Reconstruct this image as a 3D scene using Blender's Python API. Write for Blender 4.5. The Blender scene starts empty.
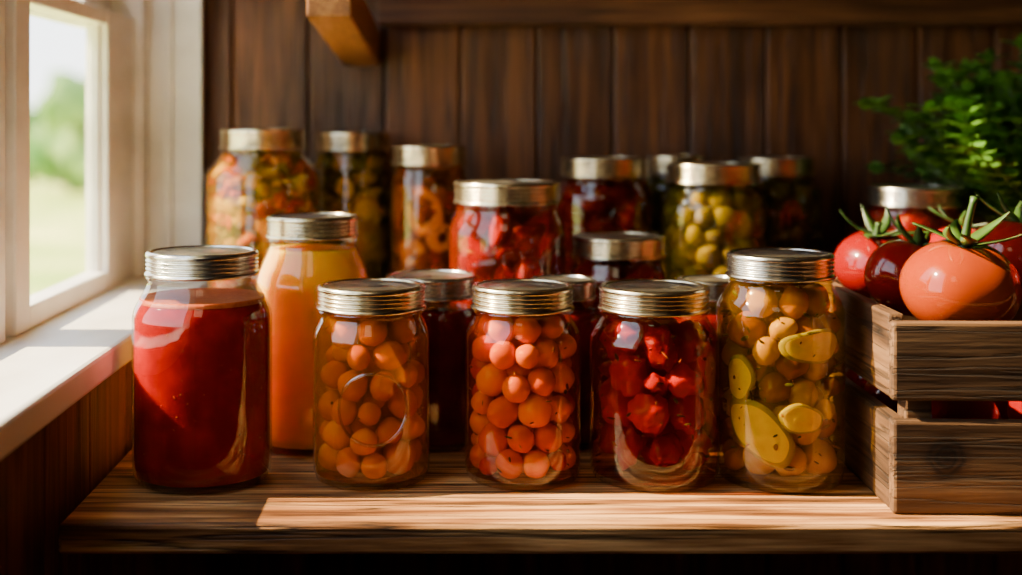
import bpy, math, random
import numpy as np
from mathutils import Vector, Matrix, noise

random.seed(7); rng = np.random.RandomState(5)
F=1300.0; VX=445.0; VY=120.0; H=0.256
def PX(px,Y): return (px-VX)/F*Y
def PZ(py,Y): return H-(py-VY)/F*Y
COL=bpy.context.scene.collection

# ------------------------------------------------------------------ materials
def newmat(name):
    m=bpy.data.materials.new(name); m.use_nodes=True
    nt=m.node_tree; nt.nodes.clear()
    out=nt.nodes.new('ShaderNodeOutputMaterial')
    return m,nt,out
def N(nt,t,**k):
    n=nt.nodes.new(t)
    for a,b in k.items(): setattr(n,a,b)
    return n
def ramp(nt,stops):
    r=N(nt,'ShaderNodeValToRGB'); e=r.color_ramp.elements
    while len(e)>1: e.remove(e[0])
    e[0].position=stops[0][0]; e[0].color=(*stops[0][1],1)
    for p,c in stops[1:]:
        x=e.new(p); x.color=(*c,1)
    return r
def math_(nt,op,a,b=None):
    n=N(nt,'ShaderNodeMath',operation=op)
    for i,v in enumerate((a,b)):
        if v is None: continue
        if isinstance(v,(int,float)): n.inputs[i].default_value=v
        else: nt.links.new(v,n.inputs[i])
    return n.outputs[0]

def wood(name,dark,mid,light,axis='X',fine=1.0,rough=.6,bump=.35,knots=True,spot=None,sheen=.4,stops=(.38,.52,.68),cracks=0.0,kscale=(3.2,8.5)):
    m,nt,out=newmat(name); L=nt.links.new
    tc=N(nt,'ShaderNodeTexCoord'); at=N(nt,'ShaderNodeAttribute',attribute_name='rnd'); oi=N(nt,'ShaderNodeObjectInfo')
    add=N(nt,'ShaderNodeVectorMath',operation='ADD')
    s=math_(nt,'MULTIPLY',math_(nt,'ADD',at.outputs['Fac'],oi.outputs['Random']),7.3)
    cx=N(nt,'ShaderNodeCombineXYZ')
    for i in range(3): L(s,cx.inputs[i])
    L(tc.outputs['Object'],add.inputs[0]); L(cx.outputs[0],add.inputs[1])
    def mapped(a,b):
        mp=N(nt,'ShaderNodeMapping'); v={'X':(a,b,b),'Y':(b,a,b),'Z':(b,b,a)}[axis]
        mp.inputs['Scale'].default_value=v; L(add.outputs[0],mp.inputs[0]); return mp.outputs[0]
    n1=N(nt,'ShaderNodeTexNoise'); n1.inputs['Scale'].default_value=1; n1.inputs['Detail'].default_value=8; n1.inputs['Distortion'].default_value=.8
    L(mapped(3.5*fine,55*fine),n1.inputs['Vector'])
    n2=N(nt,'ShaderNodeTexNoise'); n2.inputs['Scale'].default_value=1; n2.inputs['Detail'].default_value=6
    L(mapped(14*fine,320*fine),n2.inputs['Vector'])
    n3=N(nt,'ShaderNodeTexNoise'); n3.inputs['Scale'].default_value=9; n3.inputs['Detail'].default_value=4
    L(add.outputs[0],n3.inputs['Vector'])
    f=math_(nt,'ADD',math_(nt,'MULTIPLY',n1.outputs[0],.62),math_(nt,'MULTIPLY',n2.outputs[0],.25))
    f=math_(nt,'ADD',f,math_(nt,'MULTIPLY',n3.outputs[0],.22))
    r=ramp(nt,[(stops[0],dark),(stops[1],mid),(stops[2],light)]); L(f,r.inputs[0])
    col=r.outputs[0]
    def mult(col,other):
        mx=N(nt,'ShaderNodeMixRGB',blend_type='MULTIPLY'); mx.inputs[0].default_value=1
        L(col,mx.inputs[1]); L(other,mx.inputs[2]); return mx.outputs[0]
    if knots:
        v=N(nt,'ShaderNodeTexVoronoi'); v.inputs['Scale'].default_value=1
        L(mapped(*kscale),v.inputs['Vector'])
        nn=math_(nt,'ADD',v.outputs['Distance'],math_(nt,'MULTIPLY',math_(nt,'SUBTRACT',n1.outputs[0],.5),.05))
        kr=ramp(nt,[(.03,(.10,.08,.07)),(.055,(.3,.26,.22)),(.07,(.18,.14,.12)),(.10,(.6,.55,.5)),(.15,(1,1,1))]); L(nn,kr.inputs[0])
        col=mult(col,kr.outputs[0])
    if cracks:
        n4=N(nt,'ShaderNodeTexNoise'); n4.inputs['Scale'].default_value=1; n4.inputs['Detail'].default_value=3; n4.inputs['Distortion'].default_value=.3
        L(mapped(2.6,85),n4.inputs['Vector'])
        c=math_(nt,'ABSOLUTE',math_(nt,'SUBTRACT',n4.outputs[0],.5))
        kr=ramp(nt,[(0,(1-cracks,1-cracks,1-cracks)),(.012,(1-cracks*.6,)*3),(.035,(1,1,1))]); L(c,kr.inputs[0])
        col=mult(col,kr.outputs[0])
        f=math_(nt,'ADD',f,math_(nt,'MULTIPLY',math_(nt,'MINIMUM',c,.03),8))
    if spot:
        mp=N(nt,'ShaderNodeMapping'); mp.inputs['Location'].default_value=tuple(-c for c in spot); L(tc.outputs['Object'],mp.inputs[0])
        nn=N(nt,'ShaderNodeTexNoise'); nn.inputs['Scale'].default_value=90; L(tc.outputs['Object'],nn.inputs['Vector'])
        ln=N(nt,'ShaderNodeVectorMath',operation='LENGTH'); L(mp.outputs[0],ln.inputs[0])
        d=math_(nt,'ADD',ln.outputs['Value'],math_(nt,'MULTIPLY',math_(nt,'SUBTRACT',nn.outputs[0],.5),.006))
        kr=ramp(nt,[(.0,(.05,.03,.02)),(.07,(.3,.2,.15)),(.11,(.05,.03,.02)),(.15,(.5,.4,.3)),(.18,(.15,.10,.07)),(.23,(.7,.62,.55)),(.32,(1,1,1))])
        L(math_(nt,'MULTIPLY',d,17),kr.inputs[0])
        col=mult(col,kr.outputs[0])
    tone=math_(nt,'ADD',.68,math_(nt,'MULTIPLY',at.outputs['Fac'],.6))
    col=mult(col,tone)
    b=N(nt,'ShaderNodeBsdfPrincipled'); L(col,b.inputs['Base Color']); b.inputs['Roughness'].default_value=rough
    b.inputs['Specular IOR Level'].default_value=sheen
    bp=N(nt,'ShaderNodeBump'); bp.inputs['Strength'].default_value=bump; bp.inputs['Distance'].default_value=.002
    L(f,bp.inputs['Height']); L(bp.outputs[0],b.inputs['Normal']); L(b.outputs[0],out.inputs[0])
    return m

def paint(name,c1,c2):
    m,nt,out=newmat(name); L=nt.links.new
    tc=N(nt,'ShaderNodeTexCoord'); n=N(nt,'ShaderNodeTexNoise'); n.inputs['Scale'].default_value=14; n.inputs['Detail'].default_value=8
    mp=N(nt,'ShaderNodeMapping'); mp.inputs['Scale'].default_value=(1,.4,1); L(tc.outputs['Object'],mp.inputs[0]); L(mp.outputs[0],n.inputs['Vector'])
    r=ramp(nt,[(.3,c2),(.55,c1)]); L(n.outputs[0],r.inputs[0])
    b=N(nt,'ShaderNodeBsdfPrincipled'); b.inputs['Roughness'].default_value=.45; L(r.outputs[0],b.inputs['Base Color'])
    bp=N(nt,'ShaderNodeBump'); bp.inputs['Strength'].default_value=.15; bp.inputs['Distance'].default_value=.001
    L(n.outputs[0],bp.inputs['Height']); L(bp.outputs[0],b.inputs['Normal']); L(b.outputs[0],out.inputs[0])
    return m

def glassmat(name,tint=(.97,.99,.98),base=.05,grazing=.75,bump=0,rough=.02):
    m,nt,out=newmat(name); L=nt.links.new
    t=N(nt,'ShaderNodeBsdfTransparent'); t.inputs[0].default_value=(*tint,1)
    g=N(nt,'ShaderNodeBsdfGlossy'); g.inputs['Roughness'].default_value=rough
    lw=N(nt,'ShaderNodeLayerWeight'); lw.inputs['Blend'].default_value=.5
    p=math_(nt,'POWER',lw.outputs['Facing'],3.5)
    f=math_(nt,'ADD',math_(nt,'MULTIPLY',p,grazing),base)
    mx=N(nt,'ShaderNodeMixShader'); L(f,mx.inputs[0]); L(t.outputs[0],mx.inputs[1]); L(g.outputs[0],mx.inputs[2])
    if bump:
        tc=N(nt,'ShaderNodeTexCoord'); n=N(nt,'ShaderNodeTexNoise'); n.inputs['Scale'].default_value=35; L(tc.outputs['Object'],n.inputs['Vector'])
        bp=N(nt,'ShaderNodeBump'); bp.inputs['Strength'].default_value=bump; bp.inputs['Distance'].default_value=.002
        L(n.outputs[0],bp.inputs['Height']); L(bp.outputs[0],g.inputs['Normal'])
    L(mx.outputs[0],out.inputs[0]); return m

def brine(name,tint,cloud_col,cloud):
    m,nt,out=newmat(name); L=nt.links.new
    t=N(nt,'ShaderNodeBsdfTransparent'); t.inputs[0].default_value=(*tint,1)
    d=N(nt,'ShaderNodeBsdfDiffuse'); d.inputs[0].default_value=(*cloud_col,1)
    tr=N(nt,'ShaderNodeBsdfTranslucent'); tr.inputs[0].default_value=(*cloud_col,1)
    m1=N(nt,'ShaderNodeMixShader'); m1.inputs[0].default_value=.7; L(d.outputs[0],m1.inputs[1]); L(tr.outputs[0],m1.inputs[2])
    lw=N(nt,'ShaderNodeLayerWeight'); lw.inputs['Blend'].default_value=.5
    tc=N(nt,'ShaderNodeTexCoord'); n=N(nt,'ShaderNodeTexNoise'); n.inputs['Scale'].default_value=45; n.inputs['Detail'].default_value=4; L(tc.outputs['Object'],n.inputs['Vector'])
    f=math_(nt,'MULTIPLY',math_(nt,'ADD',.4,math_(nt,'MULTIPLY',n.outputs[0],1.2)),cloud)
    f=math_(nt,'ADD',f,math_(nt,'MULTIPLY',math_(nt,'POWER',lw.outputs['Facing'],2),cloud*1.2))
    f=math_(nt,'MINIMUM',f,.95)
    m2=N(nt,'ShaderNodeMixShader'); L(f,m2.inputs[0]); L(t.outputs[0],m2.inputs[1]); L(m1.outputs[0],m2.inputs[2])
    L(m2.outputs[0],out.inputs[0]); return m

def flesh(name,c1,c2,rough=.25,sss=.3,scale=60,attr=False,bump=.1,coat=0,spec=.5,vary=.35,sscale=.006,srad=(1,.25,.1),lo=.3,hi=.7):
    m,nt,out=newmat(name); L=nt.links.new
    tc=N(nt,'ShaderNodeTexCoord'); n=N(nt,'ShaderNodeTexNoise'); n.inputs['Scale'].default_value=scale; n.inputs['Detail'].default_value=5
    oi=N(nt,'ShaderNodeObjectInfo')
    L(tc.outputs['Object'],n.inputs['Vector'])
    r=ramp(nt,[(lo,c1),(hi,c2)])
    L(math_(nt,'ADD',n.outputs[0],math_(nt,'MULTIPLY',math_(nt,'SUBTRACT',oi.outputs['Random'],.5),vary)),r.inputs[0])
    col=r.outputs[0]
    if attr:
        a=N(nt,'ShaderNodeAttribute',attribute_name='col'); mx=N(nt,'ShaderNodeMixRGB',blend_type='MULTIPLY'); mx.inputs[0].default_value=1
        L(a.outputs['Color'],mx.inputs[1]); L(col,mx.inputs[2]); col=mx.outputs[0]
    b=N(nt,'ShaderNodeBsdfPrincipled'); L(col,b.inputs['Base Color']); b.inputs['Roughness'].default_value=rough
    b.inputs['Subsurface Weight'].default_value=sss; b.inputs['Subsurface Radius'].default_value=srad; b.inputs['Subsurface Scale'].default_value=sscale
    b.inputs['Coat Weight'].default_value=coat; b.inputs['Coat Roughness'].default_value=.04
    b.inputs['Specular IOR Level'].default_value=spec
    bp=N(nt,'ShaderNodeBump'); bp.inputs['Strength'].default_value=bump; bp.inputs['Distance'].default_value=.002
    L(n.outputs[0],bp.inputs['Height']); L(bp.outputs[0],b.inputs['Normal'])
    L(b.outputs[0],out.inputs[0]); return m
def wet(name,c1,c2,**k):
    # pieces immersed in liquid: almost no surface reflection of their own
    k.setdefault('spec',.06); k.setdefault('rough',.12); k.setdefault('sss',.3)
    return flesh(name,c1,c2,**k)

def metal(name,col,rough):
    m,nt,out=newmat(name); L=nt.links.new
    tc=N(nt,'ShaderNodeTexCoord'); n=N(nt,'ShaderNodeTexNoise'); n.inputs['Scale'].default_value=60; n.inputs['Detail'].default_value=7; L(tc.outputs['Object'],n.inputs['Vector'])
    b=N(nt,'ShaderNodeBsdfPrincipled'); b.inputs['Metallic'].default_value=1
    r=ramp(nt,[(.35,tuple(c*.5 for c in col)),(.48,tuple(c*.85 for c in col)),(.6,col)]); L(n.outputs[0],r.inputs[0]); L(r.outputs[0],b.inputs['Base Color'])
    L(math_(nt,'SUBTRACT',rough+.12,math_(nt,'MULTIPLY',n.outputs[0],.2)),b.inputs['Roughness']); L(b.outputs[0],out.inputs[0]); return m

def plain(name,col,rough=.8,c2=None,scale=3):
    return flesh(name,col,c2 or col,rough=rough,sss=0,scale=scale,bump=.05,spec=.2)

M_shelf=wood('shelf_wood',(.060,.019,.0050),(.25,.098,.027),(.70,.36,.130),'X',1,.55,1.0,cracks=.9,stops=(.42,.53,.65),kscale=(4.2,10),sheen=.25)
M_wall=wood('plank_wood',(.028,.0082,.0022),(.105,.035,.0095),(.23,.080,.023),'Z',1,.45,.7,cracks=.6,kscale=(3.6,9.5))
M_beam=wood('beam_wood',(.028,.0088,.0024),(.09,.031,.009),(.18,.070,.020),'X',1,.55,.6,cracks=.5)
M_brace=wood('brace_wood',(.10,.030,.007),(.23,.080,.019),(.35,.14,.038),'Y',1,.55,.5)
CC=((.024,.0100,.0036),(.105,.048,.0175),(.22,.113,.047))
M_crate=wood('crate_wood',*CC,'X',1,.65,1.0,knots=False,cracks=.7)
M_crate_knot=wood('crate_wood_knot',*CC,'X',1,.65,1.0,knots=False,spot=(.034,0.0,.037),cracks=.7)
M_crate_side=wood('crate_wood_side',*CC,'Y',1,.65,1.0,knots=False,cracks=.7)
M_white=paint('white_paint',(.86,.83,.76),(.66,.62,.54))
M_pane=glassmat('window_glass',(.98,.99,.99),.02,.25)
M_glass=glassmat('jar_glass_clear',(.985,.99,.985),.065,.8,.22,.015)
M_zinc=metal('zinc_band',(.72,.69,.61),.21)
M_brass=metal('brass_band',(.82,.70,.46),.21)
M_disc=metal('lid_disc_metal',(.76,.70,.56),.29)

# ------------------------------------------------------------------ mesh helpers
def mobj(name,verts,faces,mats,smooth=True,parent=None,loc=(0,0,0),rot=None):
    me=bpy.data.meshes.new(name); me.from_pydata([tuple(v) for v in verts],[],faces); me.update()
    if smooth: me.polygons.foreach_set('use_smooth',[True]*len(me.polygons))
    if not isinstance(mats,(list,tuple)): mats=[mats]
    for m in mats: me.materials.append(m)
    o=bpy.data.objects.new(name,me); COL.objects.link(o); o.location=loc
    if rot: o.rotation_euler=rot
    if parent: o.parent=parent
    return o
def empty(name,loc,label=None,cat=None,group=None,rot=None,kind=None):
    o=bpy.data.objects.new(name,None); COL.objects.link(o); o.location=loc; o.empty_display_size=.02
    if rot: o.rotation_euler=rot
    tag(o,label,cat,group,kind); return o
def tag(o,label=None,cat=None,group=None,kind=None):
    if label:o['label']=label
    if cat:o['category']=cat
    if group:o['group']=group
    if kind:o['kind']=kind
    return o
def lathe(profile,seg=64):
    vs=[];fs=[];rings=[]
    for r,z in profile:
        if r<1e-6:
            rings.append([len(vs)]); vs.append((0,0,z))
        else:
            rings.append(list(range(len(vs),len(vs)+seg)))
            for i in range(seg):
                a=2*math.pi*i/seg; vs.append((r*math.cos(a),r*math.sin(a),z))
    for A,B in zip(rings[:-1],rings[1:]):
        for i in range(seg):
            j=(i+1)%seg
            if len(A)==1 and len(B)==1: continue
            if len(A)==1: fs.append((A[0],B[j],B[i]))
            elif len(B)==1: fs.append((A[i],A[j],B[0]))
            else: fs.append((A[i],A[j],B[j],B[i]))
    return vs,fs
def box_geo(x0,x1,y0,y1,z0,z1,b=.0):
    if b<=0:
        vs=[(x,y,z) for x in(x0,x1) for y in(y0,y1) for z in(z0,z1)]
        return vs,[(0,1,3,2),(4,6,7,5),(0,4,5,1),(2,3,7,6),(0,2,6,4),(1,5,7,3)]
    import bmesh
    bm=bmesh.new(); bmesh.ops.create_cube(bm,size=1)
    for v in bm.verts:
        v.co=Vector(((x0+x1)/2+v.co.x*(x1-x0),(y0+y1)/2+v.co.y*(y1-y0),(z0+z1)/2+v.co.z*(z1-z0)))
    bmesh.ops.bevel(bm,geom=bm.edges[:],offset=b,segments=2,profile=.5,affect='EDGES')
    bm.verts.ensure_lookup_table()
    vs=[tuple(v.co) for v in bm.verts]; fs=[[v.index for v in f.verts] for f in bm.faces]; bm.free()
    return vs,fs
def multi(name,parts,mat,parent=None,loc=(0,0,0),rot=None,smooth=False,rnd=None):
    V=[];Fc=[];R=[]
    for k,(vs,fs) in enumerate(parts):
        o=len(V); V+=list(vs); Fc+=[[i+o for i in f] for f in fs]
        R+=[(random.random() if rnd is None else rnd)]*len(vs)
    ob=mobj(name,V,Fc,mat,smooth,parent,loc,rot)
    a=ob.data.attributes.new('rnd','FLOAT','POINT'); a.data.foreach_set('value',R)
    return ob
def ico(sub=2):
    import bmesh
    bm=bmesh.new(); bmesh.ops.create_icosphere(bm,subdivisions=sub,radius=1)
    vs=np.array([v.co[:] for v in bm.verts]); fs=[[v.index for v in f.verts] for f in bm.faces]; bm.free()
    return vs,fs
ICO2=ico(2); ICO3=ico(3)

# ------------------------------------------------------------------ room shell
XL=-.255; YB=1.39; SY0=.822
planks=[]
xx=PX(232,YB)-.0815*2
while xx<1.30:
    planks.append(box_geo(max(xx+.0012,-.345),xx+.0803,YB,YB+.018,-1.0,1.4,.0022)); xx+=.0815
planks.append(box_geo(-.345,1.34,YB+.018,YB+.03,-1.0,1.4))
wb=multi('wall_back',planks,M_wall); tag(wb,'dark brown vertical wooden plank wall','wall',kind='structure')
WY0,WY1,WZ0,WZ1=.42,1.352,.095,.97
lp=[]
yy=.829-.105*23
while yy<YB:
    a,b=yy+.001,min(yy+.104,YB)
    if b-a>.01:
        lp.append(box_geo(XL-.012,XL,a,b,-1.0,WZ0-.022,.0015))
        lp.append(box_geo(XL-.012,XL,a,b,WZ1+.015,1.4,.0015))
        if b<=WY0-.012: lp.append(box_geo(XL-.012,XL,a,b,WZ0-.022,WZ1+.015,.0015))
        elif a<WY0-.013: lp.append(box_geo(XL-.012,XL,a,WY0-.012,WZ0-.022,WZ1+.015,.0015))
    yy+=.105
lp.append(box_geo(-.36,XL-.001,WY1+.013,YB+.018,WZ0-.022,1.4))
lp.append(box_geo(-.36,XL-.012,-1.6,WY0-.012,-1,1.4)); lp.append(box_geo(-.36,XL-.012,WY1+.013,YB+.018,-1,WZ0))
lp.append(box_geo(-.36,XL-.012,WY0-.012,WY1+.013,-1,WZ0-.022)); lp.append(box_geo(-.36,XL-.012,WY0-.012,WY1+.013,WZ1+.015,1.4))
wl=multi('wall_left',lp,M_wall); tag(wl,'dark brown plank wall below the window','wall',kind='structure')
tag(multi('wall_right',[box_geo(1.3,1.34,-1.6,YB,-1,1.4)],M_wall),'dark wooden side wall','wall',kind='structure')
tag(multi('wall_front',[box_geo(-.36,1.34,-1.64,-1.6,-1,1.4)],M_wall),'dark wooden wall','wall',kind='structure')
tag(multi('floor',[box_geo(-.36,1.34,-1.64,YB+.03,-1.04,-1)],M_beam),'dark wooden floor','floor',kind='structure')
tag(multi('ceiling',[box_geo(-.36,1.34,-1.64,YB+.03,1.4,1.44)],M_beam),'dark wooden ceiling','ceiling',kind='structure')

# window
XW=-.318
fr=[]
fr.append(box_geo(-.36,XL+.0015,WY1,WY1+.012,WZ0,WZ1,.001))
fr.append(box_geo(-.36,XL+.003,WY0-.011,WY0,WZ0,WZ1,.001))
fr.append(box_geo(-.36,XL+.003,WY0-.011,WY1+.012,WZ1,WZ1+.014,.001))
fr.append(box_geo(-.350,XW+.010,1.328,WY1,WZ0,WZ1,.002))
fr.append(box_geo(-.290,-.283,1.346,WY1+.001,WZ0,WZ1,.001))
fr.append(box_geo(-.345,XW-.010,.942,.964,WZ0,WZ1,.002))
def sash(y0,y1,z0,z1,sl,sr,rb,rt,x0=-.340,x1=XW):
    return [box_geo(x0,x1,y0,y0+sl,z0,z1,.002),box_geo(x0,x1,y1-sr,y1,z0,z1,.002),
            box_geo(x0,x1-.0007,y0+sl,y1-sr,z0,z0+rb,.002),box_geo(x0,x1-.0007,y0+sl,y1-sr,z1-rt,z1,.002),
            box_geo(x0+.005,x1-.008,y0+sl-.004,y0+sl+.004,z0,z1,.0015),box_geo(x0+.005,x1-.008,y1-sr-.004,y1-sr+.004,z0,z1,.0015)]
fr+=sash(.964,1.328,WZ0,.360,.034,.100,.018,.014)
fr+=sash(.964,1.328,.346,WZ1,.030,.100,.012,.03,-.36,-.341)
fr+=sash(WY0,.942,WZ0,WZ1,.03,.014,.018,.03)
win=multi('window_1',fr,M_white,rnd=.5); tag(win,'white painted wooden window with glass panes','window',kind='structure')
mobj('glass_pane',*[*box_geo(-.331,-.329,.996,1.230,.112,.347)],M_pane,False,win)
mobj('glass_pane',*[*box_geo(-.352,-.350,.992,1.230,.357,.94)],M_pane,False,win)
mobj('glass_pane',*[*box_geo(-.331,-.329,.448,.930,.112,.94)],M_pane,False,win)
sill=multi('trim_1',[box_geo(-.36,-.236,WY0-.03,YB-.001,.074,.0948,.003)],M_white,rnd=.5); tag(sill,'worn white painted window sill','window sill',kind='structure')

vs,fs=box_geo(-.2450,1.28,SY0,YB-.001,-.019,0,.0025)
sh=multi('wooden_shelf',[(vs,fs)],M_shelf,rnd=.6)
tag(sh,'worn warm brown wooden shelf board holding jars','shelf')
ri=multi('shelf_riser',[box_geo(-.233,.80,1.176,1.192,.0002,.048,.001),box_geo(-.233,.80,1.174,YB-.002,.048,.060,.002)],M_beam)
tag(ri,'low wooden riser step carrying the rear jars','riser')
RZ=.0602
led=multi('upper_shelf',[box_geo(PX(378,1.39),1.28,1.365,YB-.001,PZ(24,1.365),.402,.002),box_geo(-.24,1.28,1.30,YB-.001,.4025,.42,.002)],M_beam,rnd=.9)
tag(led,'dark wooden upper shelf with ledger rail on the wall','shelf')
bx0,bx1=PX(343,1.385),PX(379,1.385)
vs,fs=box_geo(bx0,bx1,0,.30,0,.04,.002)
vs=[(v[0]-v[1]*.03,YB-.003-v[1]*0.95, PZ(66,1.385)+v[2]+v[1]*.10) for v in vs]
vs=[(v[0],v[1],min(v[2],.402)) for v in vs]
br=multi('shelf_brace',[(vs,fs)],M_brace,rnd=.8); tag(br,'reddish brown wooden brace under the upper shelf','bracket')

# ------------------------------------------------------------------ outdoors
M_lawn=plain('lawn_grass',(.34,.48,.06),.9,(.85,.80,.25),.35)
lawn=mobj('lawn',[(-120,-30,-2.5),(-.7,-30,-2.5),(-.7,160,-2.5),(-120,160,-2.5)],[(0,1,2,3)],M_lawn,False); tag(lawn,'sunlit green lawn outside the window','grass',kind='stuff')
M_leafo=plain('tree_foliage',(.06,.17,.03),.9,(.28,.40,.12),1.5); M_trunk=plain('tree_bark',(.08,.05,.03))
for (tx,ty,s) in [(-13.9,50,1.7),(-18.3,57,1.3),(-12.0,45,1.6),(-24.8,66,2.0),(-20.6,50,1.0),(-28,58,2.0),(-11.5,60,1.7),(-15.6,60,1.2)]:
    e=empty('tree',(tx,ty,-2.5),'leafy green tree standing on the lawn','tree','trees beyond the lawn')
    mobj('trunk',*lathe([(0,0),(.2*s,0),(.13*s,1.2*s),(0,1.25*s)],12),M_trunk,True,e)
    V=[];Fc=[]
    for q in range(11):
        c=np.array([random.uniform(-.6,.6)*s,random.uniform(-.6,.6)*s,random.uniform(.6,2.1)*s]); r=random.uniform(.45,.75)*s
        vv=ICO2[0]*r*(1+.15*rng.randn(len(ICO2[0]),1))+c; o=len(V); V+=vv.tolist(); Fc+=[[i+o for i in f] for f in ICO2[1]]
    mobj('foliage',V,Fc,M_leafo,True,e)

# ------------------------------------------------------------------ jars
def jar_profile(R,rl,h,hl,sh):
    rn=rl-.0022; zt=h-hl
    zn=zt-.004; zs=zn-sh
    p=[(0,.0035),(.55*R,.0028),(.78*R,.0006),(.87*R,0),(.94*R,.0016),(.98*R,.006),(.996*R,.013),(R,.022)]
    for i in range(1,6): p.append((R,.022+(zs-.022)*i/5))
    for i in range(1,11):
        t=i/10; c=(1-math.cos(math.pi*t))/2; c=.55*c+.45*t**2
        p.append((R+(rn-R)*c,zs+sh*t))
    p+=[(rn+.0005,zn+.001),(rn+.0018,zn+.002),(rn+.0018,zn+.0035),(rn,zt+.001),(rn-.001,h-.002)]
    return p
def inner(prof,off=.0022,ztop=1,z0=.005):
    q=[(0,z0)]
    for r,z in prof:
        if z<z0 or r<.3*max(p[0] for p in prof): continue
        if z>=ztop: break
        q.append((max(r-off,.001),max(z,z0+.0002)))
    rr=np.interp(ztop,[p[1] for p in prof[3:]],[p[0] for p in prof[3:]])-off
    q.append((rr,ztop)); q.append((rr*.9,ztop+.0002)); q.append((0,ztop+.0002))
    return q
def inner_r(prof,z,off=.0024):
    return np.interp(z,[p[1] for p in prof[3:]],[p[0] for p in prof[3:]])-off

def lid(parent,rl,h,hl,mat,seg=72):
    z0=h-hl; p=[(rl-.0028,z0+.001),(rl-.0004,z0),(rl+.0006,z0+.0006),(rl+.0006,z0+.0018)]
    nr=4; zz0=z0+.0025; zz1=h-.0035
    for i in range(nr*6+1):
        t=i/(nr*6); p.append((rl-.0009+.0008*math.cos(2*math.pi*t*nr),zz0+(zz1-zz0)*t))
    p+=[(rl-.0001,h-.0024),(rl-.0006,h-.001),(rl-.0018,h-.0001),(rl-.0034,h),(rl-.0042,h-.0006),(rl-.0044,h-.002)]
    vs,fs=lathe(p,seg)
    mobj('screw_band',vs,fs,mat,True,parent)
    q=[(rl-.0042,h-.0016),(rl-.006,h-.0010),(rl-.0085,h-.0012),(rl-.0105,h-.0020),(rl-.014,h-.0020),(rl-.0155,h-.0014),(0,h-.0013)]
    mobj('lid_disc',*lathe(q,seg),M_disc,True,parent)

JARS={}
def jar(key,cx,Y,ytop,lidw,bodyw,base=0.0,label='',lidmat=None,hl=.0185,sh=.026,xoff=0):
    X=PX(cx,Y)+xoff; zt=PZ(ytop,Y); base=base+.0003; h=zt-base; R=bodyw/2/F*Y; rl=lidw/2/F*Y
    e=empty('mason_jar',(X,Y,base),label,'jar','preserve jars on the shelf')
    prof=jar_profile(R,rl,h,hl,sh)
    mobj('jar_glass',*lathe(prof,80),M_glass,True,e)
    lid(e,rl,h,hl,lidmat or M_zinc)
    JARS[key]=dict(e=e,prof=prof,R=R,h=h,hl=hl,X=X,Y=Y,base=base,rl=rl); return JARS[key]
def puree(j,name,mat,ztop,foam=None):
    mobj(name,*lathe(inner(j['prof'],.0016,ztop,.0045),72),mat,True,j['e'])
    if foam:
        r=inner_r(j['prof'],ztop,.0012)
        mobj('foam',*lathe([(0,ztop+.0006),(r*.9,ztop+.001),(r,ztop+.003),(r,ztop-.0005)],64),foam,True,j['e'])
def brinein(j,mat,ztop):
    mobj('brine',*lathe(inner(j['prof'],.0012,ztop,.0042),64),mat,True,j['e'])
def pack(j,rads,z0,z1,it=260,off=.0028,slack=1.0):
    n=len(rads); rads=np.array(rads)*slack
    a=rng.rand(n)*2*np.pi; rr=np.sqrt(rng.rand(n))*(j['R']-.012)
    P=np.stack([rr*np.cos(a),rr*np.sin(a),z0+rads+rng.rand(n)*(z1-z0-2*rads)],1)
    for k in range(it):
        D=P[:,None]-P[None]; d=np.linalg.norm(D,axis=2)+np.eye(n); m=rads[:,None]+rads[None]
        ov=np.clip(m-d,0,None); np.fill_diagonal(ov,0)
        P+= (D/d[...,None]*ov[...,None]*.35).sum(1)
        P[:,2]-= .00012*(1-k/it)
        P[:,2]=np.clip(P[:,2],z0+rads,z1-rads)
        R=inner_r(j['prof'],P[:,2]+rads*.5,off)-rads; r=np.linalg.norm(P[:,:2],axis=1)+1e-9
        s=np.minimum(1,R/r); P[:,:2]*=s[:,None]
    return P
def nfill(j,r,z0,z1,f=.6): return int(f*math.pi*(j['R']-.003)**2*(z1-z0)/(4/3*math.pi*r**3))

def blob_mesh(name,mat,sub,amp,scale=(1,1,1),seed=0,freq=2.0,dimple=0,fold=0):
    vs,fs=(ICO3 if sub==3 else ICO2); out=[]
    for v in vs:
        v=Vector(v); nn=noise.noise(v*freq+Vector((seed*3.1,seed*1.7,0)))
        r=1+amp*nn
        if fold: r-=fold*math.exp(-(noise.noise(v*1.3+Vector((seed,5,seed*2)))/.09)**2)
        w=v*r
        if dimple: w.z-= dimple*math.exp(-(v.x**2+v.y**2)/.06)*(1 if v.z>0 else -.4)
        out.append(Vector((w.x*scale[0],w.y*scale[1],w.z*scale[2])))
    mx=max(v.length for v in out); k=min(1,1.06/mx)
    out=[tuple(v*k) for v in out]
    me=bpy.data.meshes.new(name); me.from_pydata(out,[],fs); me.polygons.foreach_set('use_smooth',[True]*len(me.polygons)); me.materials.append(mat)
    return me
def scatter(j,P,rads,meshes,name,label,cat,group):
    for p,r in zip(P,rads):
        me=meshes[rng.randint(len(meshes))]
        o=bpy.data.objects.new(name,me); COL.objects.link(o)
        lim=inner_r(j['prof'],p[2],.0022)-r*1.08; r0=math.hypot(p[0],p[1])
        k=min(1,max(lim,0)/max(r0,1e-6))
        o.location=(j['X']+p[0]*k,j['Y']+p[1]*k,j['base']+p[2]); o.scale=(r,r,r)
        o.rotation_euler=tuple(rng.rand(3)*6.28); tag(o,label,cat,group)
M_vary=flesh('vegetable_pieces',(.5,.5,.5),(.92,.92,.92),.28,.15,120,attr=True,bump=.3,spec=.1)
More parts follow.
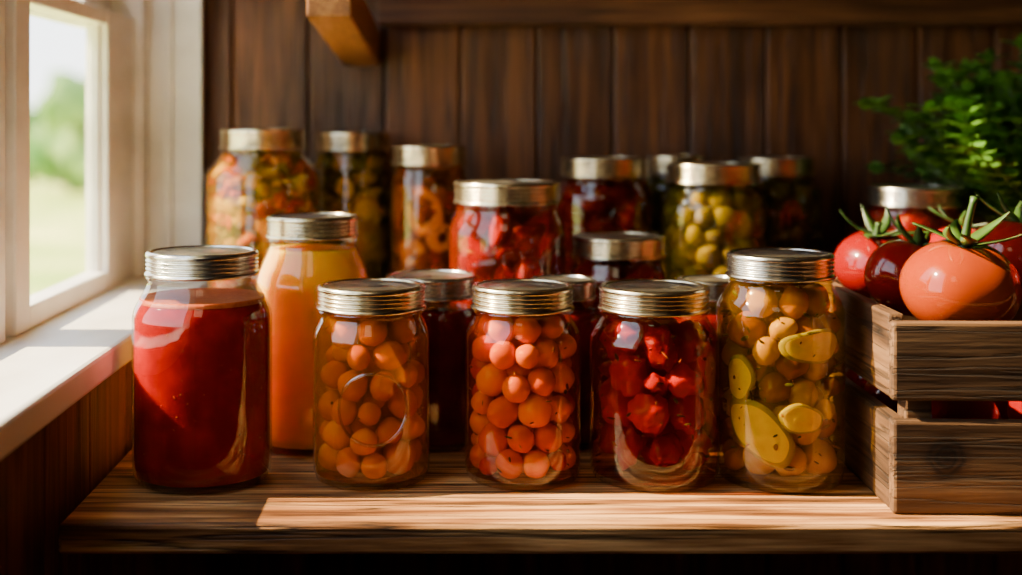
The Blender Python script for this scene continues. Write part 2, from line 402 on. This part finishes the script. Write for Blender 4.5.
def stuff(j,name,P,rads,cols,sub=2,squash=.35,cubes=0.0,label=None,grow=1.0):
    V=[];Fc=[];C=[]
    for p,r in zip(P,rads):
        vs,fs=ICO2 if r<.011 else ICO3
        s=grow*(1+squash*(rng.rand(3)-.5)*1.6); M=np.array(Matrix.Rotation(rng.rand()*6.28,3,Vector(rng.randn(3)).normalized()))
        sd=rng.rand()*50
        am=.12+.5*squash
        v=vs*np.array([1+am*noise.noise(Vector(q)*1.5+Vector((sd,sd*.7,0))) for q in vs])[:,None]*s
        if rng.rand()<cubes: v=np.sign(v)*np.abs(v)**.5*.9*np.array([1.1,.8,.42])
        v=(v*r)@M.T+p
        rr=np.linalg.norm(v[:,:2],axis=1); lim=inner_r(j['prof'],v[:,2],.0020); sc=np.minimum(1,lim/np.maximum(rr,1e-6)); v[:,:2]*=sc[:,None]
        c=cols[rng.randint(len(cols))]; f=.7+.5*rng.rand()
        o=len(V); V+=v.tolist(); Fc+=[[i+o for i in f_] for f_ in fs]; C+=[(c[0]*f,c[1]*f,c[2]*f,1)]*len(v)
    ob=mobj(name,V,Fc,M_vary,True,j['e'])
    a=ob.data.attributes.new('col','FLOAT_COLOR','POINT'); a.data.foreach_set('color',np.array(C).ravel())
    ob['kind']='stuff'
    if label: ob['label']=label
    return ob
def flecks(j,n,cols,ztop,name='herb_flecks',smin=.0008,smax=.0022,long=1.0,label='tiny herb and spice flecks',off=.0035,deep=.004):
    V=[];Fc=[];C=[]
    for i in range(n):
        a=rng.rand()*6.283; z=.008+rng.rand()*(ztop-.01); r=inner_r(j['prof'],z,off)-rng.rand()*deep
        s=smin+(smax-smin)*rng.rand()**2
        M=np.array(Matrix.Rotation(rng.rand()*6.28,3,Vector(rng.randn(3)).normalized()))
        v=(ICO2[0]*np.array([s*long*(1+rng.rand()),s*.7,s*.35]))@M.T+np.array([r*math.cos(a),r*math.sin(a),z])
        q_=np.linalg.norm(v[:,:2],axis=1); lim=inner_r(j['prof'],v[:,2],.0009); v[:,:2]*=np.minimum(1,lim/np.maximum(q_,1e-6))[:,None]
        c=cols[rng.randint(len(cols))]; o=len(V); V+=v.tolist(); Fc+=[[q+o for q in f_] for f_ in ICO2[1]]; C+=[(*c,1)]*len(v)
    ob=mobj(name,V,Fc,M_vary,True,j['e']); a=ob.data.attributes.new('col','FLOAT_COLOR','POINT'); a.data.foreach_set('color',np.array(C).ravel())
    ob['kind']='stuff'; ob['label']=label
def wrapped_slice(j,px,py,wpx,hpx,rot,mats,name,label,ring=0,half=False,thick=.003,off=.0048):
    Rr=j['R']-off
    ang0=math.asin(max(-.95,min(.95,((px-VX)/F*(j['Y']-Rr*.8)-j['X'])/Rr)))
    Yf=j['Y']-Rr*math.cos(ang0); zc=PZ(py,Yf)-j['base']
    a=wpx/2/F*Yf; b=hpx/2/F*Yf
    nr,ns=6,40; V=[];Fc=[];mi=[]
    def pt(u,v,dr):
        cu,cv=math.cos(rot),math.sin(rot); uu=u*cu-v*cv; vv=u*cv+v*cu
        th=ang0+uu/Rr; r=Rr+dr
        return (r*math.sin(th),-r*math.cos(th),zc+vv)
    tmax=math.pi if half else 2*math.pi
    rs=[ring+(1-ring)*k/nr for k in range(nr+1)]
    W=ns+(1 if half else 0); S=(nr+1)*W
    for side in(0,1):
        for k,rr in enumerate(rs):
            for i in range(W):
                t=tmax*i/ns; edge=-.0009*(rr>.97)+.0004*math.sin(rr*9)
                wob=1+.04*math.sin(3*t+px)+.03*math.sin(5*t+py)
                V.append(pt(a*rr*wob*math.cos(t),b*rr*wob*math.sin(t),(edge if side==0 else -thick)))
    for side in(0,1):
        for k in range(nr):
            for i in range(ns):
                i2=(i+1)%W
                q=[side*S+k*W+i,side*S+(k+1)*W+i,side*S+(k+1)*W+i2,side*S+k*W+i2]
                Fc.append(q if side==0 else q[::-1]); mi.append(1 if k>=nr-1 else 0)
    for i in range(ns):
        i2=(i+1)%W
        Fc.append([nr*W+i,S+nr*W+i,S+nr*W+i2,nr*W+i2]); mi.append(1)
        Fc.append([i,i2,S+i2,S+i]); mi.append(0)
    if half:
        for k in range(nr):
            for i in (0,ns):
                Fc.append([k*W+i,(k+1)*W+i,S+(k+1)*W+i,S+k*W+i]); mi.append(0)
    o=mobj(name,V,Fc,mats,True,None,(j['X'],j['Y'],j['base']))
    o.data.polygons.foreach_set('material_index',mi)
    return o,(Rr,ang0,zc,max(a,b))

# --- contents materials
M_sauce=wet('red_tomato_sauce',(.22,.0012,.00003),(.38,.0045,.00005),sss=.85,scale=40,bump=.3,sscale=.03,spec=.02,srad=(1,.12,.05),lo=.35,hi=.65)
M_orange=wet('orange_puree',(.84,.31,.0001),(.94,.42,.0001),sss=.85,scale=22,bump=.15,sscale=.035,spec=.02,srad=(1,1,.1))
M_foam=flesh('pink_foam',(.34,.04,.004),(.50,.11,.02),.5,.1,250,bump=.4,spec=.2)
M_darksauce=wet('dark_red_sauce',(.10,.0012,.0001),(.18,.003,.0002),sss=.4,scale=60,spec=.02)
T_or=[wet('cherry_tomato_orange',(.54,.075,.0001),(.76,.21,.0002),scale=30,coat=.2,vary=1.0,sss=.4,srad=(1,.5,.1)),wet('cherry_tomato_red',(.36,.010,.0001),(.52,.030,.0001),scale=30,coat=.2,sss=.4)]
T_am=[wet('amber_tomato',(.56,.15,.0002),(.72,.25,.0004),scale=30,coat=.12,vary=.8,srad=(1,.6,.1),sss=.4),wet('amber_tomato_deep',(.44,.09,.0001),(.60,.16,.0003),scale=30,coat=.12,srad=(1,.6,.1),sss=.4)]
T_rd=[wet('peeled_red_tomato',(.30,.0025,.0001),(.46,.010,.0001),scale=50,bump=.5,coat=.4,vary=.7,sss=.4),wet('peeled_red_tomato_deep',(.18,.0010,.0001),(.30,.0035,.0001),scale=50,bump=.5,coat=.4,sss=.4)]
T_ol=[wet('amber_olive',(.34,.115,.0005),(.47,.18,.001),scale=40,coat=.25,srad=(1,.6,.1)),wet('golden_olive',(.40,.20,.001),(.55,.32,.002),scale=40,coat=.25,srad=(1,.6,.1)),wet('brown_olive',(.17,.045,.0005),(.31,.105,.001),scale=40,coat=.25)]
M_zf=wet('squash_flesh',(.74,.56,.025),(.86,.70,.07),scale=90,bump=.3,srad=(1,.8,.2),sss=.3); M_zr=wet('squash_rind',(.28,.24,.006),(.42,.36,.01),scale=60,sss=.2)
M_mf=wet('mushroom_flesh',(.58,.28,.055),(.74,.44,.13),scale=90,bump=.25,sss=.2); M_mr=wet('mushroom_skin',(.38,.13,.018),(.50,.20,.04),scale=60,sss=.1)
B_am=brine('amber_brine',(1,.80,.18),(.80,.28,.0003),.20)
B_rd=brine('red_brine',(1,.76,.24),(.62,.07,.0002),.09)
B_dr=brine('deep_red_brine',(1,.64,.20),(.36,.006,.0001),.09)
B_gd=brine('golden_brine',(1,.87,.26),(.54,.25,.001),.12)
B_br=brine('brown_brine',(.96,.66,.22),(.32,.11,.002),.14)
B_gr=brine('olive_brine',(.94,.85,.30),(.26,.19,.004),.12)
B_ye=brine('yellow_brine',(1,.88,.38),(.76,.34,.007),.12)
G_=(.06,.075,.006); BR_=(.10,.035,.004)

# front row
j=jar('sauce',202.5,.93,250,112,138,0,'large jar of bright red tomato sauce with silver screw lid',M_zinc,.0175,.027)
puree(j,'tomato_sauce',M_sauce,.127,M_foam)
flecks(j,200,[(.42,.03,.001),(.30,.006,.0002),(.46,.07,.004)],.126,'tomato_pulp',.0004,.0013,1.0,'tiny pulp specks and bubbles',.0018,.0003)
j=jar('amber',371.5,.932,284,108,117,0,'embossed jar of amber orange tomatoes in cloudy brine',M_brass,.0175,.016)
brinein(j,B_am,j['h']-.020)
r=.0110; n=nfill(j,r,.005,j['h']-.022,.64); rad=[r*random.uniform(.8,1.15) for _ in range(n)]
P=pack(j,rad,.006,j['h']-.020,off=.0034)
scatter(j,P,rad,[blob_mesh('amber_tomato_fruit',T_am[i%2],3,.12,(1,1,.88+.1*i),i,1.3,.06) for i in range(4)],'pickled_tomato','small amber orange tomato preserved in brine','tomato','amber tomatoes inside the embossed jar')
flecks(j,40,[BR_,(.5,.2,.02)],j['h']-.024)
def emboss(j,px,py,rpx,tube=.0008):
    R=j['R']+.0001; Yf=j['Y']-R; zc=PZ(py,Yf)-j['base']; a0=math.asin(((px-VX)/F*Yf-j['X'])/R); V=[];Fc=[];ns=64;nt=8; rr=rpx/F*Yf
    for i in range(ns):
        t=2*math.pi*i/ns
        for k in range(nt):
            s=2*math.pi*k/nt; q=rr+tube*1.4*math.cos(s); d=tube*math.sin(s)
            th=a0+q*math.cos(t)/R; V.append(((R+d)*math.sin(th),-(R+d)*math.cos(th),zc+q*math.sin(t)))
    for i in range(ns):
        for k in range(nt):
            i2=(i+1)%ns;k2=(k+1)%nt; Fc.append((i*nt+k,i2*nt+k,i2*nt+k2,i*nt+k2))
    o=mobj('embossed_ring',V,Fc,glassmat('embossed_glass',(.97,.92,.85),.2,.6),True,j['e']); o['label']='raised round emblem ring moulded in the glass'
emboss(j,373,410,36)
j=jar('cherry',522.5,.932,284,102,116,0,'jar of bright orange and red cherry tomatoes',M_brass,.0175,.016)
brinein(j,B_rd,j['h']-.019)
n=nfill(j,.0100,.005,j['h']-.020,.68); rad=[.0102*random.choice([.68,.85,1,1,1.08,1.18]) for _ in range(n)]
P=pack(j,rad,.006,j['h']-.019)
scatter(j,P,rad,[blob_mesh('cherry_tomato_fruit',T_or[0 if i<5 else 1],3,.10,(1,1,(.9,1.05,1.2,.95,1.1,.9)[i]),i,1.3,.12) for i in range(6)],'cherry_tomato','glossy orange red cherry tomato preserved in jar','tomato','cherry tomatoes inside the jar')
flecks(j,80,[G_,BR_,(.5,.25,.03)],j['h']-.022)
j=jar('redtom',654,.932,285,110,128,0,'jar of peeled red tomatoes in dark red juice',M_brass,.0175,.018)
brinein(j,B_dr,j['h']-.019)
n=nfill(j,.0155,.005,j['h']-.022,.80); rad=[.0150*random.choice([.62,.8,.95,1.1,1.2]) for _ in range(n)]
P=pack(j,rad,.0085,j['h']-.023)
scatter(j,P,rad,[blob_mesh('peeled_tomato',T_rd[(0,0,1,0,1,0)[i]],3,.36,((1.15,.95,.8),(1.0,1.0,.9),(1.3,.8,.75),(1.1,1,.85),(1.2,.9,.85),(.95,1,1))[i],i,1.7,.14,.12) for i in range(6)],'peeled_tomato','soft peeled red tomato preserved in juice','tomato','peeled tomatoes inside the jar')
flecks(j,110,[BR_,G_,(.35,.12,.02)],j['h']-.024)
j=jar('pickle',785,.928,252,106,125,0,'tall jar of golden olives and squash slices in brine',M_zinc,.0175,.020,-.0035)
brinein(j,B_gd,j['h']-.020)
sl=[]
specs=[(742,378,38,48,0.0,False),(757,432,88,50,-.60,False),(816,347,82,34,0.03,False),(800,420,50,30,-.1,False)]
for s_ in specs:
    o,inf=wrapped_slice(j,s_[0],s_[1],s_[2],s_[3],s_[4],[M_zf,M_zr],'squash_slice','')
    tag(o,'pale yellow squash slice with thin rind pressed against glass','vegetable slice','squash slices inside the jar'); sl.append(inf)
tot=0;rr=[]; target=.62*math.pi*(j['R']-.003)**2*(j['h']-.032)
while tot<target:
    q=random.choice([.0072,.0085,.010,.0120,.0135]); rr.append(q); tot+=4/3*math.pi*q**3
P=pack(j,rr,.006,j['h']-.021)
for i,p in enumerate(P):
    for (Rs,a0,zc,m) in sl:
        th=math.atan2(p[0],-p[1]); d=math.hypot((th-a0)*Rs,p[2]-zc)
        if d<m+rr[i]*.5:
            lim=Rs-.0035-rr[i]; r0=math.hypot(p[0],p[1])
            if r0>lim: p[0]*=lim/r0; p[1]*=lim/r0
scatter(j,P,rr,[blob_mesh('golden_olive',T_ol[(0,1,1,2,0,2)[i]],3,.14,(1,.92,(1.08,1.15,.95)[i%3]),i,1.4,.05) for i in range(6)],'pickled_olive','small golden brown olive preserved in brine','olive','olives inside the tall jar')
flecks(j,140,[G_,BR_,(.35,.15,.02)],j['h']-.026,smax=.003)

# row 2
j=jar('orange',314,1.028,215,92,114,0,'tall jar of smooth bright orange puree',M_brass,.0175,.034,-.001)
puree(j,'orange_puree',M_orange,j['h']-.026)
j=jar('dark',431,1.03,274,92,96,0,'small jar of dark red preserve',M_zinc,.0175,.014)
puree(j,'red_preserve',M_darksauce,j['h']-.026)
j=jar('dark2',553,1.03,278,66,78,0,'small dark red preserve jar between larger jars',M_zinc,.016,.012,.008)
puree(j,'red_preserve',M_darksauce,j['h']-.026)
j=jar('dark3',705,1.03,278,66,80,0,'small dark red preserve jar between larger jars',M_zinc,.016,.012,.004)
puree(j,'red_preserve',M_darksauce,j['h']-.026)
def fill(j,brmat,rs,cols,name,label,cubes=0,f=.62,ht=.025,sq=.35,grow=1.0):
    brinein(j,brmat,j['h']-ht+.003); tot=0; rr=[]; target=f*math.pi*(j['R']-.003)**2*(j['h']-ht-.005)
    while tot<target:
        q=random.choice(rs); rr.append(q); tot+=4/3*math.pi*q**3
    P=pack(j,rr,.006,j['h']-ht+.002,140); stuff(j,name,P,rr,cols,2,sq,cubes,label,grow)
red=[(.38,.003,.0001),(.52,.010,.0002),(.26,.001,.0001)]
j=jar('midred',507,1.115,181,106,117,0,'jar of bright red peppers and tomatoes with golden lid',M_brass,.019,.022)
fill(j,B_rd,[.011,.015,.019],red,'red_peppers','bright red pepper and tomato pieces',sq=.75,f=.7,grow=1.15)
j=jar('middark',618,1.118,235,93,98,0,'dark red fruit preserve jar with golden lid',M_brass,.018,.016)
fill(j,B_dr,[.011,.013],[(.22,.004,.001),(.13,.003,.001)],'dark_fruit','dark red preserved fruit',grow=1.1)
mix=[(.82,.22,.006),(.86,.32,.015),(.74,.14,.005),(.84,.50,.10),(.88,.62,.16),(.26,.22,.012),(.66,.10,.004),(.88,.55,.10),(.58,.42,.03)]
j=jar('giard',263,1.248,129,85,113,RZ,'jar of mixed pickled vegetables in yellow brine',M_brass,.019,.024)
fill(j,B_ye,[.0055,.0075,.010],mix,'mixed_vegetables','chopped cauliflower carrot and herb pieces',.3,f=.78,sq=.8,grow=1.1)
flecks(j,150,[G_,(.09,.11,.01),BR_,(.6,.10,.01)],j['h']-.026,smin=.001,smax=.004,long=1.6)
j=jar('mush',353,1.335,132,76,80,RZ,'jar of olives and sliced mushrooms in brine',M_brass,.019,.016)
fill(j,B_gr,[.009,.013],[(.24,.18,.010),(.18,.11,.007),(.52,.28,.05),(.78,.45,.15),(.64,.30,.08)],'olives_and_mushrooms','dark olives and pale mushroom pieces',.2,f=.7,sq=.7,grow=1.15)
flecks(j,50,[G_,BR_],j['h']-.026,smax=.004)
j=jar('ring',429,1.255,145,75,76,RZ,'jar of mushroom rings in dark brown brine',M_brass,.019,.016)
fill(j,B_br,[.011,.014],[(.24,.06,.006),(.32,.09,.010),(.42,.15,.02)],'brown_pickles','brown pickled vegetable pieces',f=.7,sq=.7,grow=1.1)
for (a,b,w,h_,rg) in [(424,213,42,50,.42),(443,238,34,30,.35),(410,252,34,30,0)]:
    o,_=wrapped_slice(j,a,b,w,h_,.2,[M_mf,M_mr],'mushroom_ring','',ring=rg,off=.0024)
    tag(o,'cream coloured mushroom ring pressed against glass','vegetable slice','mushroom rings inside the brown jar')
jm=JARS['mush']
for (a,b,w,h_,rg) in [(368,214,34,36,0),(345,188,20,22,.3)]:
    o,_=wrapped_slice(jm,a,b,w,h_,.5,[M_mf,M_mr],'mushroom_slice','',ring=rg,off=.0024)
    tag(o,'pale mushroom slice pressed against glass','vegetable slice','mushroom slices inside the olive jar')
j=jar('cherrydk',604,1.262,157,88,97,RZ,'jar of dark red cherries with golden lid',M_brass,.019,.018)
fill(j,B_dr,[.011,.013],[(.20,.004,.001),(.12,.003,.001),(.28,.014,.002)],'dark_cherries','dark red preserved cherries',grow=1.05)
j=jar('gback',676,1.335,155,62,74,RZ,'dark green pickle jar behind the other jars',M_brass,.018,.014)
fill(j,B_gr,[.012],[(.06,.065,.01)],'dark_pickles','dark green pickles')
j=jar('olive',713,1.25,163,94,108,RZ,'jar of green olives in olive brine with golden lid',M_brass,.019,.020)
fill(j,B_gr,[.009,.0105,.012],[(.30,.22,.010),(.20,.15,.008),(.40,.28,.016),(.14,.12,.008)],'green_olives','round green olives',sq=.25,f=.66,grow=1.05)
j=jar('gback2',776,1.325,157,78,92,RZ,'dark green pickle jar standing against the wall',M_brass,.018,.016)
fill(j,B_gr,[.012],[(.08,.08,.01),(.13,.10,.015)],'dark_pickles','dark green pickles')
j=jar('rightred',915,1.24,186,92,99,RZ,'jar of red tomatoes with silver lid behind the crate',M_zinc,.018,.014)
fill(j,B_rd,[.014,.017],[(.30,.004,.0003),(.38,.008,.0003)],'red_tomatoes','whole red tomatoes',grow=1.1)

# ------------------------------------------------------------------ crate
CX,CY=.2905,.8425; CR=-.035
cr=empty('wooden_crate',(CX,CY,0.0003),'weathered rustic wooden crate filled with tomatoes','crate',rot=(0,0,CR))
CW,CD,t=.36,.255,.011
hz=[(.0,.0605),(.0735,.1245)]
for i,(a,b) in enumerate(hz):
    multi('front_slat',[box_geo(0,CW,0,t,a,b,.0022)],M_crate_knot if i==0 else M_crate,cr)
    multi('back_slat',[box_geo(0,CW,CD-t,CD,a,b,.002)],M_crate,cr)
    multi('side_slat',[box_geo(.0005,t,t+.0005,CD-t-.0005,a,b+(.0 if i==0 else .004),.002)],M_crate_side,cr)
    multi('side_slat',[box_geo(CW-t,CW-.0005,t+.0005,CD-t-.0005,a,b,.002)],M_crate_side,cr)
for (a,b) in [(t+.0003,t+.0003),(CW-t-.018,t+.0003),(t+.0003,CD-t-.0183),(CW-t-.018,CD-t-.0183)]:
    multi('corner_post',[box_geo(a,a+.0175,b,b+.018,.001,.120,.0015)],M_crate,cr)
multi('base_board',[box_geo(t+.0005,CW-t-.0005,t+.0005,CD-t-.0005,.001,.009,.001)],M_crate,cr)

# tomatoes
M_t_or=flesh('ripe_orange_tomato',(.26,.026,.0001),(.35,.046,.0001),.3,.1,8,bump=.01,coat=1,spec=.05,srad=(1,.4,.1))
M_t_rd=flesh('ripe_red_tomato',(.20,.0013,.0001),(.31,.0045,.0001),.3,.1,8,bump=.01,coat=1,spec=.05)
M_calyx=flesh('calyx_green',(.018,.050,.005),(.055,.12,.012),.45,.05,60,bump=.2)
def tomato(X,Y,Z,r,mat,label,tilt=(0,0,0),ribs=5,calyx=1.0,stem=.02,sq=.84,top=True):
    ns,nl=48,28; V=[];Fc=[]
    for i in range(nl+1):
        ph=math.pi*i/nl
        for k in range(ns):
            th=2*math.pi*k/ns
            rr=math.sin(ph); z=math.cos(ph)
            rib=1+.03*math.cos(ribs*th)*math.sin(ph)**.5*(.6+.4*z)
            zz=z*sq-.13*math.exp(-(rr/.28)**2)*(1 if z>0 else 0)+ .04*math.exp(-(rr/.25)**2)*(1 if z<0 else 0)
            V.append((rr*rib*math.cos(th)*r,rr*rib*math.sin(th)*r,zz*r))
    for i in range(nl):
        for k in range(ns):
            k2=(k+1)%ns; Fc.append((i*ns+k,(i+1)*ns+k,(i+1)*ns+k2,i*ns+k2))
    o=mobj('tomato',V,Fc,mat,True,None,(X,Y,Z),tilt); tag(o,label,'tomato','fresh tomatoes in the wooden crate')
    if not top: return o
    V=[];Fc=[]; zc=(sq-.13)*r+.0005
    nsep=6; L=r*.95*calyx
    for s in range(nsep):
        a=2*math.pi*s/nsep+.3*random.random(); curl=random.uniform(.3,1.2); tw=random.uniform(-.5,.5); L_=L*random.uniform(.8,1.2); base=len(V); n=10
        for q in range(n+1):
            u=q/n; w=.17*r*(math.sin(math.pi*min(1,u*.88+.12))**.8)*(1-u*.5)+.0002
            rad_=L_*u*(1-.12*curl*u); zz=zc+.13*r*math.sin(u*2.2)+ r*.45*curl*u**2.6
            aa=a+tw*u*u*.8
            cx,cy=rad_*math.cos(aa),rad_*math.sin(aa); nx,ny=-math.sin(aa),math.cos(aa)
            V+=[(cx+nx*w,cy+ny*w,zz+.0014),(cx,cy,zz-.0006),(cx-nx*w,cy-ny*w,zz+.0014),(cx,cy,zz+.0004)]
        for q in range(n):
            b=base+q*4
            for (i1,i2) in((0,1),(1,2),(2,3),(3,0)):
                Fc.append((b+i1,b+4+i1,b+4+i2,b+i2))
    mobj('calyx',V,Fc,M_calyx,True,o)
    V=[];Fc=[];m=8; nn=8; bend=random.uniform(-.4,.4)
    for q in range(nn+1):
        u=q/nn; rr=(.0024+.0022*(1-u)**3)*(1+.35*(q==nn))
        for k in range(m):
            th=2*math.pi*k/m; V.append((rr*math.cos(th)+bend*stem*u*u*.5,rr*math.sin(th),zc-.001+stem*u))
    for q in range(nn):
        for k in range(m):
            k2=(k+1)%m; Fc.append((q*m+k,q*m+k2,(q+1)*m+k2,(q+1)*m+k))
    Fc.append([nn*m+k for k in range(m)])
    mobj('stem',V,Fc,M_calyx,True,o)
    return o
tomato(.358,.902,PZ(286,.902)-.001,.0400,M_t_or,'large ripe orange tomato with green calyx on top of crate',(.12,.0,.3),calyx=1.05,stem=.036)
tomato(.352,.984,PZ(278,.984),.0345,M_t_rd,'red tomato with green calyx in the crate',(.25,.1,1.0),calyx=1.1,stem=.012)
tomato(.348,1.052,PZ(264,1.052),.0325,M_t_rd,'red tomato with curling green calyx in the crate',(.2,-.15,.5),calyx=1.3,stem=.012)
tomato(.433,.985,PZ(259,.985),.036,M_t_rd,'red tomato behind the orange tomato',(0,.2,.2),calyx=1.1,stem=.014)
tomato(.443,.905,PZ(276,.905),.037,M_t_rd,'red tomato at the top of the crate',(0,.1,.2),calyx=.9,stem=.012)
tomato(.495,1.048,PZ(252,1.048),.037,M_t_rd,'red tomato at the back of the crate',(.1,.2,.2),calyx=1.1,stem=.014)
tomato(.420,1.056,PZ(256,1.056),.030,M_t_rd,'red tomato at the back of the crate',(.1,.2,.9),calyx=1.1,stem=.014)
for (x_,y_,z_,r_) in [(.350,.900,.048,.0335),(.425,.895,.055,.035),(.345,.972,.046,.032),(.420,.968,.053,.034),(.348,1.035,.048,.030),(.420,1.032,.050,.030),(.50,.90,.048,.034),(.50,.98,.048,.034)]:
    tomato(x_,y_,z_,r_,M_t_rd,'red tomato in the lower layer of the crate',(0,0,random.random()*3),top=False)

# ------------------------------------------------------------------ herb plant
hx,hy=.566,1.255
hp=empty('potted_herb',(hx,hy,RZ),'bushy green leafy herb in a terracotta pot','potted plant')
mobj('pot',*lathe([(0,0),(.030,0),(.032,.001),(.040,.062),(.044,.062),(.045,.064),(.045,.078),(.044,.080),(.041,.080),(.040,.070),(0,.069)],48),plain('terracotta',(.20,.06,.025),.8,(.28,.09,.04),40),True,hp)
mobj('soil',*lathe([(.0395,.0705),(.02,.073),(0,.074)],32),plain('potting_soil',(.02,.012,.008)),True,hp)
M_leaf=flesh('herb_leaf',(.026,.095,.009),(.10,.24,.026),.35,.0,50,bump=.2,spec=.3)
M_stem=plain('herb_stem',(.06,.10,.03))
LV=[];LF=[];SV=[];SF=[]
def leaf(p,d,up,L):
    d=d.normalized(); s=d.cross(up)
    if s.length<1e-3: s=Vector((1,0,0))
    s.normalize(); u=s.cross(d).normalized(); b=len(LV); n=6
    for q in range(n+1):
        t=q/n; w=L*.38*math.sin(math.pi*min(.999,t*.93+.05))**.7; c=p+d*(L*t)-u*(L*.25*t*t)
        LV.extend([tuple(c+s*w+u*L*.08),tuple(c),tuple(c-s*w+u*L*.08)])
    for q in range(n):
        a=b+q*3; LF.append((a,a+3,a+4,a+1)); LF.append((a+1,a+4,a+5,a+2))
def stemseg(p0,p1,r):
    d=(p1-p0).normalized(); s=d.cross(Vector((.3,.9,.1))).normalized(); u=s.cross(d); b=len(SV)
    for p in(p0,p1):
        for k in range(5):
            a=2*math.pi*k/5; SV.append(tuple(p+(s*math.cos(a)+u*math.sin(a))*r))
    for k in range(5): SF.append((b+k,b+(k+1)%5,b+5+(k+1)%5,b+5+k))
for st in range(150):
    a=random.random()*6.28; sp=random.random()**.55
    p=Vector((.026*math.cos(a)*random.random(),.022*math.sin(a)*random.random(),.07))
    d=Vector((math.cos(a)*sp*.64,math.sin(a)*sp*.6,1.05-.1*sp)).normalized(); nseg=10; Ls=random.uniform(.0140,.0200)*(1.0 if sp<.7 else .88)
    for q in range(nseg):
        d=(d+Vector((random.uniform(-.2,.2),random.uniform(-.2,.2),random.uniform(-.12,.08))) + Vector((math.cos(a),math.sin(a),0))*.02*sp).normalized()
        p2=p+d*Ls
        if hy+p2.y>YB-.016: p2.y=YB-.016-hy
        stemseg(p,p2,.0009); p=p2
        if q>1:
            b=random.random()*3.14
            for s_ in range(3):
                ang=b+s_*2.09; side=Vector((math.cos(ang),math.sin(ang),.35)); leaf(p,side+d*.4,Vector((0,0,1)),random.uniform(.014,.024))
    leaf(p,d,Vector((0,1,.2)),.016)
keep=[]; jr=JARS['rightred']; nl=21
for k in range(0,len(LV),nl):
    vs_=LV[k:k+nl]
    ok=all((math.hypot(v[0]+hx-jr['X'],v[1]+hy-jr['Y'])>jr['R']+.003 or v[2]+RZ>jr['base']+jr['h']+.002) and v[2]+RZ<.398 for v in vs_)
    keep.append(ok)
V2=[];F2=[]
for i,ok in enumerate(keep):
    if not ok: continue
    o=len(V2); V2+=[(v[0],min(v[1],YB-.004-hy),v[2]) for v in LV[i*nl:(i+1)*nl]]
    F2+=[tuple(q-i*nl+o for q in f) for f in LF[i*12:(i+1)*12]]
fo=mobj('foliage',V2,F2,M_leaf,True,hp); mobj('stem',SV,SF,M_stem,True,hp)

# ------------------------------------------------------------------ light
d=Vector((1,-.005,-.80))
sl_=bpy.data.lights.new('sun','SUN'); sl_.energy=34; sl_.color=(1,.77,.46); sl_.angle=.010
so=bpy.data.objects.new('sun',sl_); COL.objects.link(so); so.rotation_euler=d.to_track_quat('-Z','Y').to_euler(); so.location=(-3,0,3)
pl=bpy.data.lights.new('window_portal','AREA'); pl.shape='RECTANGLE'; pl.size=.89; pl.size_y=.95; pl.cycles.is_portal=True
po=bpy.data.objects.new('window_portal',pl); COL.objects.link(po); po.location=(-.365,.887,.533); po.rotation_euler=(0,-math.pi/2,0)
w=bpy.data.worlds.new('World'); bpy.context.scene.world=w; w.use_nodes=True; nt=w.node_tree; nt.nodes.clear()
wo=nt.nodes.new('ShaderNodeOutputWorld'); bg=nt.nodes.new('ShaderNodeBackground'); tc=nt.nodes.new('ShaderNodeTexCoord'); sx=nt.nodes.new('ShaderNodeSeparateXYZ')
r=ramp(nt,[(.0,(1.0,1.0,1.0)),(.2,(.86,.90,.96)),(1,(.46,.58,.82))]); nt.links.new(tc.outputs['Generated'],sx.inputs[0]); nt.links.new(sx.outputs[2],r.inputs[0])
nt.links.new(r.outputs[0],bg.inputs[0]); bg.inputs[1].default_value=6.0; nt.links.new(bg.outputs[0],wo.inputs[0])
lp_=bpy.data.lights.new('room_fill','AREA'); lp_.size=.3; lp_.energy=.75; lp_.color=(1,.74,.44)  # unseen warm fill added to lift the interior, not a fixture of the room
lo=bpy.data.objects.new('room_fill',lp_); COL.objects.link(lo); lo.location=(-.15,.05,.85); lo.rotation_euler=(Vector((.02,.85,-.80))).to_track_quat('-Z','Y').to_euler()

# ------------------------------------------------------------------ camera
cd=bpy.data.cameras.new('camera'); cam=bpy.data.objects.new('camera',cd); COL.objects.link(cam)
cam.location=(0,0,H); cam.rotation_euler=(math.pi/2,0,0)
cd.sensor_width=36; cd.lens=F/1022*36; cd.shift_x=(511-VX)/1022; cd.shift_y=-(287.5-VY)/1022
cd.dof.use_dof=True; cd.dof.focus_distance=.89; cd.dof.aperture_fstop=3.3; cd.clip_start=.01; cd.clip_end=500
bpy.context.scene.camera=cam
